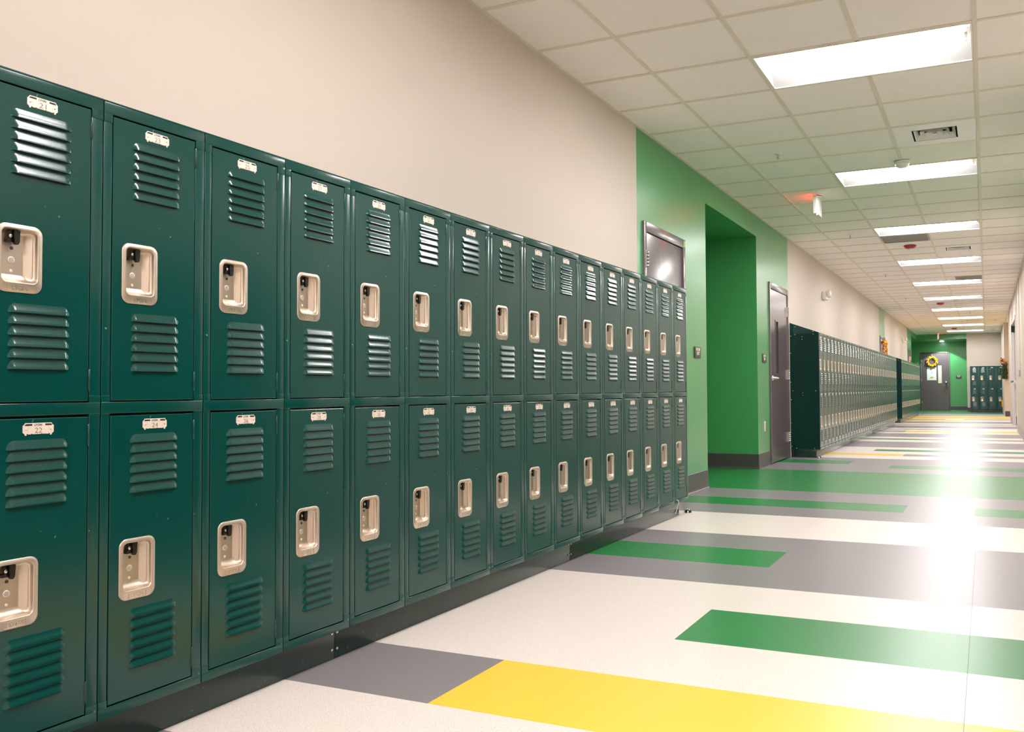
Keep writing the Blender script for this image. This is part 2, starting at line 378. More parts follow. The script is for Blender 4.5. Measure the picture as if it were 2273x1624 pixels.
# air diffusers
def diffuser():
    root = empty('air_diffuser')
    b = MB(); g = .013; a0, a1 = g, T - g; c0, c1 = .145, .465; z = -.001
    for (x0, x1, y0, y1) in ((a0, a1, a0, c0), (a0, a1, c1, a1), (a0, c0, c0, c1), (c1, a1, c0, c1)):
        b.box(x0, x1, y0, y1, z, z + .004, 'white')
    b.build('panel', root)
    b = MB(); b.box(c0 - .01, c1 + .01, c0 - .01, c1 + .01, .075, .08, 'duct')
    for (x0, x1, y0, y1) in ((c0 - .01, c0, c0, c1), (c1, c1 + .01, c0, c1), (c0, c1, c0 - .01, c0), (c0, c1, c1, c1 + .01)): b.box(x0, x1, y0, y1, 0, .08, 'duct')
    b.build('duct', root)
    for k in range(4):
        b = MB(); o = .012 + k * .043; h = .036 if k < 3 else .02
        q0, q1 = c0 + o, c1 - o; t = .026
        lo = [(q0, q0, -.002), (q1, q0, -.002), (q1, q1, -.002), (q0, q1, -.002)]
        hi = [(q0 + t, q0 + t, h), (q1 - t, q0 + t, h), (q1 - t, q1 - t, h), (q0 + t, q1 - t, h)]
        lo2 = [(p[0] - math.copysign(.0, 1), p[1], p[2] + .002) for p in lo]; hi2 = [(p[0], p[1], p[2] + .003) for p in hi]
        for i in range(4):
            j = (i + 1) % 4
            b.face([lo[i], lo[j], hi[j], hi[i]], 'white'); b.face([lo2[i], hi2[i], hi2[j], lo2[j]], 'white')
        if k == 3: b.face([hi[0], hi[3], hi[2], hi[1]][::-1], 'white')
        b.build('cone_ring', root)
    return root
proto = diffuser(); km = kmap()
dl = ['square white air diffuser nearest the viewer, beyond the first ceiling light', 'square white air diffuser beside the nearest red alarm', 'small square air diffuser far down the corridor ceiling']
for i, (c, r) in enumerate(diff):
    o = proto if i == 0 else copy_tree(proto, None, km)
    o.location = (xs[c], YR + r * T, ZC); tag(o, dl[i], 'air vent', 'air diffusers in the ceiling')
# return grilles (perforated gray panels)
def grille(x0, x1, y0, y1, lab):
    root = empty('return_grille', (x0, y0, ZC)); w, d = x1 - x0, y1 - y0
    b = MB(); b.box(0, w, 0, .02, -.006, .004, 'grille'); b.box(0, w, d - .02, d, -.006, .004, 'grille'); b.box(0, .02, .02, d - .02, -.006, .004, 'grille'); b.box(w - .02, w, .02, d - .02, -.006, .004, 'grille')
    b.build('frame', root)
    b = MB(); n = 22
    for i in range(n):
        y = .03 + (d - .06) * i / (n - 1); b.face([(.02, y - .007, -.003), (w - .02, y - .007, -.003), (w - .02, y + .007, -.0024), (.02, y + .007, -.0024)], 'grille')
    b.box(.02, w - .02, .02, d - .02, .0045, .0055, 'grille'); b.build('slats', root)
    tag(root, lab, 'air vent', 'gray return grilles in the ceiling')
rr12 = YR + 12 * T
grille(XA + T + .014, XA + 2 * T - .014, rr12 + .014, rr12 + T - .014, 'gray return air grille just beyond the third ceiling light')
grille(XA + 2 * T + .16, XA + 3 * T - .014, YR + 20 * T + .014, YR + 21 * T - .02, 'gray return air grille just before the fifth ceiling light')

# sprinklers
def sprinkler():
    root = empty('sprinkler')
    b = MB(); b.lathe([(.034, 0), (.034, -.003), (.026, -.008), (.012, -.009)], (0, 0, 0), 'z', 'white', 20); b.build('escutcheon', root)
    b = MB(); b.lathe([(.007, -.006), (.007, -.022), (.003, -.024), (.003, -.03)], (0, 0, 0), 'z', 'nickel', 12)
    b.tube([(.006, 0, -.02), (.011, 0, -.03), (.006, 0, -.043)], .0018, 'nickel', 6); b.tube([(-.006, 0, -.02), (-.011, 0, -.03), (-.006, 0, -.043)], .0018, 'nickel', 6)
    b.lathe([(.013, -.043), (.013, -.0445), (.004, -.047)], (0, 0, 0), 'z', 'nickel', 14); b.build('head', root)
    b = MB(); b.lathe([(.0028, -.024), (.0028, -.043)], (0, 0, 0), 'z', 'red', 8); b.build('bulb', root)
    return root
proto = sprinkler(); km = kmap()
for i, (x, y) in enumerate([(.419, 7.231), (.413, 11.5), (.418, 15.77), (.411, 20.01), (1.62, 24.8)]):
    o = proto if i == 0 else copy_tree(proto, None, km); o.location = (x, y, ZC + .006)
    tag(o, ['pendant sprinkler nearest the viewer, left of the first air diffuser', 'pendant sprinkler just beyond the exit sign', 'pendant sprinkler left of the fourth ceiling light',
            'pendant sprinkler left of the sixth ceiling light', 'small pendant sprinkler on the right between far ceiling lights'][i], 'sprinkler', 'ceiling sprinklers')
# smoke detectors
def detector(x, y, lab, r=.062):
    root = empty('smoke_detector', (x, y, ZC))
    b = MB(); b.lathe([(r * 1.05, .0), (r * 1.05, -.012), (r, -.016)], (0, 0, 0), 'z', 'white', 28); b.build('mounting_base', root)
    b = MB(); b.lathe([(r * .92, -.016), (r * .95, -.026), (r * .82, -.042), (r * .6, -.052), (r * .3, -.056), (.002, -.057)], (0, 0, 0), 'z', 'white', 28); b.build('dome', root)
    tag(root, lab, 'smoke detector')
detector(1.341, 7.93, 'white round smoke detector in front of the second ceiling light')
detector(2.21, 28.0, 'small white smoke detector on the right far ceiling, nearer of two')
detector(2.22, 32.4, 'small white smoke detector on the right far ceiling, close to the end wall')
# red alarms
for i, (x, y) in enumerate([(1.045, 12.72), (1.028, 21.75), (1.03, 31.2)]):
    root = empty('fire_alarm', (x, y, ZC))
    b = MB(); b.lathe([(.083, 0), (.083, -.006), (.077, -.018), (.062, -.033), (.04, -.040), (.022, -.041)], (0, 0, 0), 'z', 'red', 30)
    if i == 0:
        def fn(tx, ty, d): a = tx / .083; return (.0835 * math.sin(a), -.0835 * math.cos(a), -.0175 + ty * .9)
        b.text('FIRE', .011, fn, 'redtext', .062)
    b.build('housing', root)
    b = MB(); b.lathe([(.021, -.041), (.02, -.052), (.014, -.058), (.002, -.06)], (0, 0, 0), 'z', 'lampglass', 16); b.build('strobe', root)
    tag(root, ['red round ceiling fire alarm nearest the viewer, just past the third light', 'red round ceiling fire alarm halfway down, beyond the sixth light', 'red round ceiling fire alarm at the far end above the green recess'][i], 'fire alarm', 'red alarms on the ceiling')
# exit signs
def exit_sign(x, y, L, flip, lab):
    root = empty('exit_sign', (x, y, ZC), PI if flip else 0)
    b = MB(); b.lathe([(.045, 0), (.045, -.008), (.03, -.014)], (0, 0, 0), 'z', 'white', 20); b.build('canopy', root)
    b = MB(); b.box(-.021, .021, -L / 2, L / 2, -.195, -.016, 'white', .004); b.build('housing', root)
    b = MB(); b.text('EXIT', .13, lambda tx, ty, d: (-.0225, -tx, -.17 + ty), 'exitface', L * .78)
    b.build('letters', root)
    b = MB(); b.box(-.0225, -.0212, -L / 2 + .01, L / 2 - .01, -.024, -.018, 'exitglow'); b.build('added_glow_strip', root)  # glowing strip added to throw a red patch on the ceiling
    b = MB(); b.lathe([(.006, -.195), (.006, -.204), (.003, -.207)], (0.012, -L / 2 + .04, 0), 'z', 'led', 12); b.build('indicator', root)
    tag(root, lab, 'exit sign')
exit_sign(.43, 9.02, .27, False, 'white ceiling exit sign seen edge-on above the green alcove, casting red glow')
exit_sign(.40, 33.9, .27, True, 'small exit sign on the ceiling at the far end, before the green recess')

# emergency lights on left wall
def emergency(y, z, lab):
    root = empty('emergency_light', (XW, y, z))
    b = MB(); b.box(0, .07, -.13, .13, -.06, .06, 'white', .012); b.build('battery_box', root)
    for s in (-1, 1):
        b = MB(); b.lathe([(.03, 0), (.05, .012), (.056, .045), (.05, .05)], (.07, s * .075, .03), 'x', 'white', 20); h = b.build('lamp_head', root)
        b = MB(); b.lathe([(.048, .05), (.035, .056), (.003, .058)], (.07, s * .075, .03), 'x', 'lampglass', 20); b.build('lens', h)
    b = MB(); b.lathe([(.006, 0), (.005, .004)], (.07, -.06, -.045), 'x', 'led', 10); b.build('indicator', root)
    tag(root, lab, 'emergency light')
emergency(14.13, 2.36, 'white twin-head emergency light high on cream wall above the middle locker row')
emergency(28.6, 2.36, 'white twin-head emergency light above the farthest left locker row')

# ------------------------------------------------------------------ doors
def wall_door(name, y0, y1, hinge, lab, lite=None, handle=True, sticker=None):
    """door in the left wall; hinge -1 = hinge at low y"""
    root = empty(name, (XW, y0, 0)); w = y1 - y0; fw = .05
    b = MB()
    b.box(-.12, .018, 0, fw, 0, DZ, 'doorgray', .003); b.box(-.12, .018, w - fw, w, 0, DZ, 'doorgray', .003); b.box(-.12, .0175, fw, w - fw, DZ - .075, DZ, 'doorgray', .003)
    b.box(-.12, -.11, fw, w - fw, 0, DZ - .075, 'doorgray')
    b.build('door_frame', root)
    s0, s1 = fw + .004, w - fw - .004; zt = DZ - .08
    b = MB()
    if lite:
        l0, l1, z0, z1 = lite
        for (a, c, d, e) in ((s0, s1, .012, z0), (s0, s1, z1, zt), (s0, l0, z0, z1), (l1, s1, z0, z1)): b.box(-.04, .006, a, c, d, e, 'doorgray')
    else: b.box(-.04, .006, s0, s1, .012, zt, 'doorgray', .002)
    sl = b.build('door_slab', root)
    if lite:
        b = MB(); t = .018
        for (a, c, d, e) in ((l0 - t, l1 + t, z0 - t, z0), (l0 - t, l1 + t, z1, z1 + t), (l0 - t, l0, z0, z1), (l1, l1 + t, z0, z1)): b.box(.005, .012, a, c, d, e, 'doorgray')
        b.build('window_trim', root)
        b = MB(); b.box(-.022, -.016, l0, l1, z0, z1, 'dark'); b.build('glass', root)
    hy = s0 if hinge < 0 else s1
    for z in (.21, 1.01, 1.82):
        b = MB(); b.box(.004, .021, hy - .022, hy + .014, z, z + .125, 'steel')
        for k in range(5): b.lathe([(.009, 0), (.009, .023)], (.024, hy, z + .001 + k * .0252), 'z', 'steel', 12)
        b.build('hinge', root)
    if handle:
        ky = s1 - .07 if hinge < 0 else s0 + .07; d = -1 if hinge < 0 else 1
        b = MB(); b.lathe([(.034, .006), (.034, .014), (.022, .02), (.013, .024), (.013, .058)], (0, ky, 1.02), 'x', 'nickel2', 20)
        b.tube([(.055, ky, 1.02), (.062, ky + d * .01, 1.02), (.064, ky + d * .05, 1.02), (.06, ky + d * .115, 1.018)], .011, 'nickel2', 10)
        b.build('lever_handle', root)
    if sticker:
        b = MB(); b.box(.018, .0188, sticker, sticker + .045, DZ - .066, DZ - .012, 'lime'); b.build('door_sticker', root)
    tag(root, lab, 'door', kind='structure'); return root
wall_door('door_1', D1[0], D1[1], -1, 'gray steel door behind the right end of the near locker row', sticker=.93)
wall_door('door_2', D2[0], D2[1], 1, 'gray steel door with a narrow vertical window, right of the green alcove', lite=(.335, .46, 1.08, 1.715), sticker=.075)
wall_door('door_3', D3[0], D3[1], 1, 'dark gray door with yellow garland between the two farther left locker rows', handle=False)
wall_door('door_4', D4[0], D4[1], 1, 'gray door in green wall past the farthest left locker row')

# far classroom door (faces the camera)
root = empty('door_5', (-.384, YB, 0)); w = 1.071; H = 2.27
b = MB()
b.box(0, .045, -.03, .0, 0, H, 'doorgray', .003); b.box(w - .045, w, -.03, 0, 0, H, 'doorgray', .003); b.box(.045, w - .045, -.03, 0, H - .05, H, 'doorgray', .003)
b.build('door_frame', root)
l0, l1, z0, z1 = .648, .782, 1.06, 1.775
b = MB()
for (a, c, d, e) in ((.05, w - .05, .012, z0), (.05, w - .05, z1, H - .054), (.05, l0, z0, z1), (l1, w - .05, z0, z1)): b.box(a, c, -.02, -.002, d, e, 'doorgray')
b.build('door_slab', root)
b = MB(); t = .018
for (a, c, d, e) in ((l0 - t, l1 + t, z0 - t, z0), (l0 - t, l1 + t, z1, z1 + t), (l0 - t, l0, z0, z1), (l1, l1 + t, z0, z1)): b.box(a, c, -.026, -.018, d, e, 'doorgray')
b.build('window_trim', root)
b = MB(); b.box(l0, l1, -.012, -.006, z0, z1, 'blind'); o = b.build('covered_window', root); o['label'] = 'cream paper behind the narrow window'
for z in (.25, 1.1, 1.86):
    b = MB(); b.box(.03, .06, -.034, -.028, z, z + .12, 'steel'); b.lathe([(.008, 0), (.008, .12)], (.046, -.038, z), 'z', 'steel', 10); b.build('hinge', root)
b = MB(); b.lathe([(.045, -.02), (.045, -.03), (.02, -.035), (.016, -.06), (.036, -.07), (.036, -.085), (.01, -.092)], (.93, 0, 1.085), 'y', 'nickel2', 20); b.build('door_knob', root)
b = MB(); b.box(.94, 1.0, -.0312, -.03, H - .045, H - .015, 'lime'); b.build('door_sticker', root)
tag(root, 'gray classroom door at the far end with yellow wreath', 'door', kind='structure')
# lanyard hung on its knob
b = MB(); b.tube([(.53, YB - .06, 1.06), (.47, YB - .05, .93), (.49, YB - .045, .8), (.545, YB - .04, .72), (.585, YB - .045, .8), (.585, YB - .05, .95), (.56, YB - .06, 1.06)], .009, 'signbrown', 6)
tag(b.build('lanyard'), 'dark lanyard loop hanging from the far door knob', 'lanyard')
# wreath
root = empty('flower_wreath', (.055, YB - .045, 1.9))
b = MB(); R = .165
b.tube([(R * math.cos(a * PI / 12), 0, R * math.sin(a * PI / 12) - 0.0) for a in range(9, 32)], .028, 'yellow', 8); b.build('ring', root)
for k in range(9):
    a = PI / 2 + math.radians(26) + k * math.radians(308) / 8
    cx, cz = R * math.cos(a), R * math.sin(a)
    b = MB()
    for p in range(9):
        t = 2 * PI * p / 9; b.ico((cx + .034 * math.cos(t), -.028, cz + .034 * math.sin(t)), .022, 'yellow', 1, .1, (1, .5, 1))
    fl = b.build('flower', root)
    b = MB(); b.ico((cx, -.043, cz), .024, 'orange', 1, 0, (1, .5, 1)); b.build('flower_centre', fl)
b = MB(); b.tube([(0, 0, .12), (0, .0, .22), (0, .01, .3)], .005, 'paper', 6); b.build('ribbon', root)
tag(root, 'round yellow flower wreath hanging on the far gray door', 'wreath')
# poster under the wreath
b = MB(); px0, px1, pz0, pz1 = -.139, .205, 1.177, 1.675; yy = YB - .0215
b.box(px0, px1, yy - .002, yy, pz0, pz1, 'paper')
b.box(-.03, .10, yy - .003, yy - .002, 1.635, 1.66, 'cove')
for i in range(5): b.box(-.04 + i * .012, .115 - i * .01, yy - .003, yy - .002, 1.255 + i * .012, 1.265 + i * .012, 'orange' if i % 2 else 'yellow')
b.prism([(.02, 1.47), (.055, 1.47), (.045, 1.53)], 'y', yy - .003, yy - .002, 'orange')
b.tube([(.035, yy - .003, 1.47), (-.02, yy - .003, 1.41)], .002, 'cove', 4); b.tube([(.035, yy - .003, 1.47), (.09, yy - .003, 1.41)], .002, 'cove', 4)
tag(b.build('poster'), 'white paper poster with orange drawing, below the yellow wreath', 'poster')

# room signs
def wall_sign(name, loc, rz, w, h, lines, lab, m='signbrown'):
    root = empty(name, loc, rz)
    b = MB(); b.box(0, .012, -w / 2, w / 2, -h / 2, h / 2, m, .0015); b.build('plaque', root)
    b = MB(); z = h * .42
    for (txt, hh, ww) in lines:
        z -= hh; b.text(txt, hh, lambda tx, ty, d, z=z: (.0126, tx, z + ty), 'signwhite', ww, bold=.03); z -= h * .06
    b.build('lettering', root)
    tag(root, lab, 'room sign'); return root
wall_sign('room_sign', (XW, 7.458, 1.221), 0, .165, .10, [('ROOM', .028, .115), ('107', .032, .075)], 'brown room number plaque left of the green alcove')
wall_sign('room_sign', (XW, 10.015, 1.246), 0, .165, .10, [('ROOM', .028, .115), ('109', .032, .075)], 'dark room number plaque between alcove and gray door')
wall_sign('room_sign', (1.0, YB, 1.295), -PI / 2, .205, .115, [('ROOM', .03, .115), ('111', .03, .07)], 'small dark room plaque on green wall right of far door')
# outlet
root = empty('wall_outlet', (XW, 10.015, .462))
b = MB(); b.box(0, .006, -.036, .036, -.058, .058, 'plate', .002); b.build('cover_plate', root)
for z in (-.024, .024):
    b = MB(); b.box(.006, .009, -.017, .017, z - .015, z + .015, 'white', .003); o = b.build('socket', root)
    b = MB(); b.box(.009, .0095, -.008, -.006, z - .004, z + .006, 'ink'); b.box(.009, .0095, .006, .008, z - .004, z + .006, 'ink'); b.build('slots', o)
tag(root, 'steel double electrical outlet low on green wall left of gray door', 'outlet')

# garland around door_3 and notice on door_4
b = MB()
def gar(p, q, n):
    for i in range(n):
        t = i / (n - 1); c = [p[k] + (q[k] - p[k]) * t for k in range(3)]
        b.ico((c[0] + random.uniform(-.006, .012), c[1] + random.uniform(-.035, .035), c[2] + random.uniform(-.03, .03)), random.uniform(.014, .03), random.choice(['yellow', 'yellow', 'orange']), 1, .25)
gar((XW + .055, 23.2, 2.05), (XW + .055, 23.22, .6), 110); gar((XW + .055, 22.45, 2.02), (XW + .055, 23.2, 2.05), 50); gar((XW + .055, 22.45, 2.02), (XW + .055, 22.5, 1.2), 50)
tag(b.build('garland'), 'yellow leaf garland hung around the gray door between locker rows', 'garland')
b = MB(); b.box(XW + .0065, XW + .009, 30.9, 31.25, 1.45, 1.95, 'leafor'); b.box(XW + .009, XW + .0095, 30.95, 31.2, 1.5, 1.7, 'paper')
tag(b.build('notice'), 'pinkish paper notice on gray door past the farthest left lockers', 'notice')

# ------------------------------------------------------------------ right wall door, switch, leaf swag, yellow box
root = empty('door_6', (XR, RD[0], 0)); w = RD[1] - RD[0]
b = MB(); b.box(-.012, .14, 0, .06, 0, 2.36, 'door_lt'); b.box(-.012, .14, w - .06, w, 0, 2.36, 'door_lt'); b.box(-.012, .14, .06, w - .06, 2.3, 2.36, 'door_lt'); b.build('door_frame', root)
b = MB(); b.box(.03, .07, .06, w - .06, .01, 1.02, 'door_lt'); b.box(.03, .07, .06, .5, 1.02, 2.3, 'door_lt'); b.box(.03, .07, w - .5, w - .06, 1.02, 2.3, 'door_lt'); b.build('door_slab', root)
b = MB(); b.box(.04, .05, .5, w - .5, 1.02, 2.3, 'dark'); b.build('glass', root)
b = MB(); b.box(-.05, -.02, .4, w - .4, .99, 1.04, 'nickel2', .008); b.box(-.02, .03, .42, .46, 1.0, 1.03, 'nickel2'); b.box(-.02, .03, w - .46, w - .42, 1.0, 1.03, 'nickel2'); b.build('push_bar', root)
for (y, z) in ((.1, .12), (w - .55, 2.16)):
    b = MB(); b.box(-.02, .03, y, y + .1, z, z + .18, 'black', .004); b.build('hinge', root)
tag(root, 'light gray doorway with tall dark glass in the right wall', 'door', kind='structure')
root = empty('wall_switch', (XR, 17.35, 1.14))
b = MB(); b.box(-.035, 0, -.055, .055, -.06, .06, 'grille', .004); b.build('switch_box', root)
b = MB(); b.box(-.04, -.035, -.012, .012, -.025, .025, 'white', .002); b.build('toggle', root)
b = MB(); b.box(-.016, 0, -.012, .012, .06, ZC - 1.14, 'cream', .002); b.build('raceway', root)
tag(root, 'small gray switch box with vertical conduit on the right wall', 'switch')
root = empty('leaf_swag', (2.46, 29.36, 1.4))
b = MB()
for i in range(150): b.ico((random.uniform(-.05, .09), random.uniform(-.06, .0), random.uniform(-.26, .2)), random.uniform(.018, .034), 'leafdk', 1, .3)
b.build('foliage', root)
def leafc(name, m, n, zc):
    b = MB()
    for i in range(n):
        c = Vector((random.uniform(-.10, .08), random.uniform(-.09, -.03), zc + random.uniform(-.09, .09))); a = random.uniform(0, 6); s = .05
        q = [Vector((math.cos(a + t) * s * k, -.01 * math.sin(t * 2), math.sin(a + t) * s * k)) for t, k in ((0, 1.2), (1.2, .5), (2.1, .9), (3.1, .4), (4.2, .9), (5.1, .5))]
        b.prism([((c + v).x, (c + v).z) for v in q], 'y', c.y, c.y + .003, m)
    b.build(name, root)
leafc('orange_leaves', 'leafor', 9, .25); leafc('brown_leaves', 'leafbr', 8, .26)
tag(root, 'hanging swag of dark green foliage with orange autumn leaves by far right lockers', 'wall decoration')
root = None
b = MB(); b.box(2.50, 2.53, 33.7, 33.8, .2, .44, 'yellow', .008)
# stands against the far right wall end: yellow panel fixed to the wall
tag(b.build('yellow_panel', loc=(-.055, 0, 0)), 'small yellow panel low on the wall at the right of the far lockers', 'panel')

# downlight in far recess soffit
root = empty('downlight', (.44, 35.9, RZ))
b = MB(); b.lathe([(.10, 0), (.10, -.006), (.085, -.008)], (0, 0, 0), 'z', 'white', 24); b.build('trim_ring', root)
b = MB(); b.lathe([(.08, -.008), (.06, -.014), (.002, -.016)], (0, 0, 0), 'z', 'dlamp', 24); b.build('lens', root)
tag(root, 'round recessed downlight above the far classroom door', 'downlight')
sp = bpy.data.lights.new('downlight_lamp', 'SPOT'); sp.energy = 32; sp.spot_size = math.radians(112); sp.spot_blend = .12; sp.color = (.85, 1, .97); sp.shadow_soft_size = .05
so = bpy.data.objects.new('downlight_lamp', sp); COL.objects.link(so); so.parent = root; so.location = (0, 0, -.03)

# ------------------------------------------------------------------ lockers
LY_H0, LY_H1, LZ_H0, LZ_H1 = .052, .155, .244, .397          # handle flange in door coords
DH = .706
def door_mesh():
    b = MB(); G = 'lockgreen'
    y0, y1, z0, z1 = .0265, .2715, 0, DH; hy0, hy1, hz0, hz1 = .0585, .1485, .2525, .3905
    e = .0016; xf = .001
    # front, eight quads round the hole
    ys = [y0 + e, hy0, hy1, y1 - e]; zs = [z0 + e, hz0, hz1, z1 - e]
    for i in range(3):
        for j in range(3):
            if i == 1 and j == 1: continue
            b.face([(xf, ys[i], zs[j]), (xf, ys[i + 1], zs[j]), (xf, ys[i + 1], zs[j + 1]), (xf, ys[i], zs[j + 1])], G)
    l0 = [(xf, y0 + e, z0 + e), (xf, y1 - e, z0 + e), (xf, y1 - e, z1 - e), (xf, y0 + e, z1 - e)]
    l05 = [(xf - e * .35, y0 + e * .3, z0 + e * .3), (xf - e * .35, y1 - e * .3, z0 + e * .3), (xf - e * .35, y1 - e * .3, z1 - e * .3), (xf - e * .35, y0 + e * .3, z1 - e * .3)]
    l1 = [(xf - e, y0, z0), (xf - e, y1, z0), (xf - e, y1, z1), (xf - e, y0, z1)]
    l2 = [(-.018, y0, z0), (-.018, y1, z0), (-.018, y1, z1), (-.018, y0, z1)]
    for A, B in ((l0, l05), (l05, l1), (l1, l2)):
        for i in range(4):
            j = (i + 1) % 4; b.face([A[i], B[i], B[j], A[j]], G)
    yb2 = [y0, hy0, hy1, y1]; zb2 = [z0, hz0, hz1, z1]
    for i in range(3):
        for j in range(3):
            if i == 1 and j == 1: continue
            b.face([(-.018, yb2[i], zb2[j]), (-.018, yb2[i], zb2[j + 1]), (-.018, yb2[i + 1], zb2[j + 1]), (-.018, yb2[i + 1], zb2[j])], G)
    # louvers
    H = .0078; hh = .0205; n = 16; m = 7
    def block(zl):
        for k in range(6):
            zb = zl - k * .02525; v = []; f = []
            ya, yb_ = .0805, .2215
            us = [0, .03, .06, .09, .12] + [.12 + .76 * i / 6 for i in range(1, 7)] + [.91, .94, .97, 1]
            for u in us:
                s = min(u, 1 - u) / .1; s = min(1, s); s = math.sin(s * PI / 2) ** .8 if s > 0 else 0
                for q in range(m):
                    t = q / (m - 1)
                    prof = (t ** 1.25) if t < .87 else 1.0 * (.87 ** 1.25) + (t - .87) * .2
                    v.append((xf + H * prof * s, ya + (yb_ - ya) * u, zb + hh * (1 - t) * (.35 + .65 * s) if True else 0))
            nu = len(us)
            for i in range(nu - 1):
                for q in range(m - 1): f.append((i * m + q, i * m + q + 1, (i + 1) * m + q + 1, (i + 1) * m + q))
            b.mesh(v, f, G, True)
            und = []
            for i in range(nu - 1):
                A = v[i * m + m - 1]; B = v[(i + 1) * m + m - 1]
                b.face([A, (xf + .0002, A[1], A[2] + .0012), (xf + .0002, B[1], B[2] + .0012), B], 'slot')
            b.face([(xf + .0003, ya + .012, zb - .0036), (xf + .0003, yb_ - .012, zb - .0036), (xf + .0003, yb_ - .012, zb + .0012), (xf + .0003, ya + .012, zb + .0012)], 'slot')  # dark strip painted on the door as the shadow under the louver lip
    block(.637); block(.200)
    return b
def rr(y0, y1, z0, z1, r, yc, x, n=6):
    """rounded rectangle loop with crease points on bottom and top edges"""
    pts = [(y0 + r, z0), (yc, z0)]
    for (cx, cz, a0) in ((y1 - r, z0 + r, -90), (y1 - r, z1 - r, 0)):
        for i in range(n + 1): a = math.radians(a0 + 90 * i / n); pts.append((cx + r * math.cos(a), cz + r * math.sin(a)))
    pts.append((yc, z1))
    for (cx, cz, a0) in ((y0 + r, z1 - r, 90), (y0 + r, z0 + r, 180)):
        for i in range(n + (1 if a0 == 90 else 0)): a = math.radians(a0 + 90 * i / n); pts.append((cx + r * math.cos(a), cz + r * math.sin(a)))
    return [((x(p[0]) if callable(x) else x), p[0], p[1]) for p in pts]
def handle_mesh():
    b = MB(); G = 'nickel'; yc = .1265
    fl = lambda d: (lambda y: max(d, -.022 if y < .127 else -.022 + min(1, (y - .127) / .0125) * .0125))
    Lp = [rr(.052, .155, .244, .397, .021, yc, .0008), rr(.0522, .1548, .2442, .3968, .0208, yc, .0026), rr(.0535, .1535, .2455, .3955, .0195, yc, .0038),
          rr(.0605, .1465, .2640, .3890, .0145, yc, .0040), rr(.062, .145, .2655, .3875, .0135, yc, .0046), rr(.0632, .1438, .2668, .3862, .0125, yc, .0036), rr(.064, .143, .268, .3855, .012, yc, .000),
          rr(.066, .1418, .2705, .384, .0115, yc, fl(-.011)), rr(.068, .1408, .275, .3825, .011, yc, fl(-.017)), rr(.0715, .140, .281, .380, .010, yc, fl(-.0208)), rr(.075, .139, .286, .377, .008, yc, fl(-.022))]
    n = len(Lp[0]); v = [p for l in Lp for p in l]; f = []
    for i in range(len(Lp) - 1):
        for k in range(n): f.append((i * n + k, i * n + (k + 1) % n, (i + 1) * n + (k + 1) % n, (i + 1) * n + k))
    b.mesh(v, [tuple(reversed(q)) for q in f][::1], G, True)
    last = Lp[-1]; ntop = 2 + 14
    right = last[1:ntop + 1]; left = [last[0], last[1]] + last[ntop:]
    for poly in (right, left): b.face(poly, G)
    def disc(y, z, r, m, ring=False):
        x = -.0222
        b.lathe([(r, 0), (r, .0012), (r * .8, .0016)], (x, y, z), 'x', m, 16)
        if ring: b.lathe([(r * .68, .0016), (r * .68, .0022), (r * .6, .0024)], (x, y, z), 'x', 'grille', 16)
    disc(.1005, .3455, .0038, 'cove'); disc(.0995, .3190, .0080, 'plate', True); disc(.0995, .2940, .0036, 'plate')
    x = .0042
    b.text('LYON', .0105, lambda tx, ty, d: (x + .0003, .1035 + tx, .2490 + ty), 'nickel2', .034)
    for (a, c, d, e) in ((.079, .128, .2471, .2477), (.079, .128, .2608, .2614), (.079, .0796, .2471, .2614), (.1274, .128, .2471, .2614)): b.box(x - .0008, x + .0006, a, c, d, e, G)
    return b
def latch_mesh():
    b = MB()
    b.box(-.0216, -.009, .0865, .0945, .357, .3835, 'black', .0015)
    b.prism([(.0945, .3835), (.109, .3835), (.1075, .358), (.1045, .3525), (.0995, .3525), (.0965, .357)], 'x', -.013, -.004, 'black')
    b.lathe([(.0042, 0), (.0042, .001), (.003, .0013)], (-.009, .0905, .371), 'x', 'nickel2', 14)
    b.box(-.0216, -.010, .0835, .088, .357, .364, 'black')
    return b
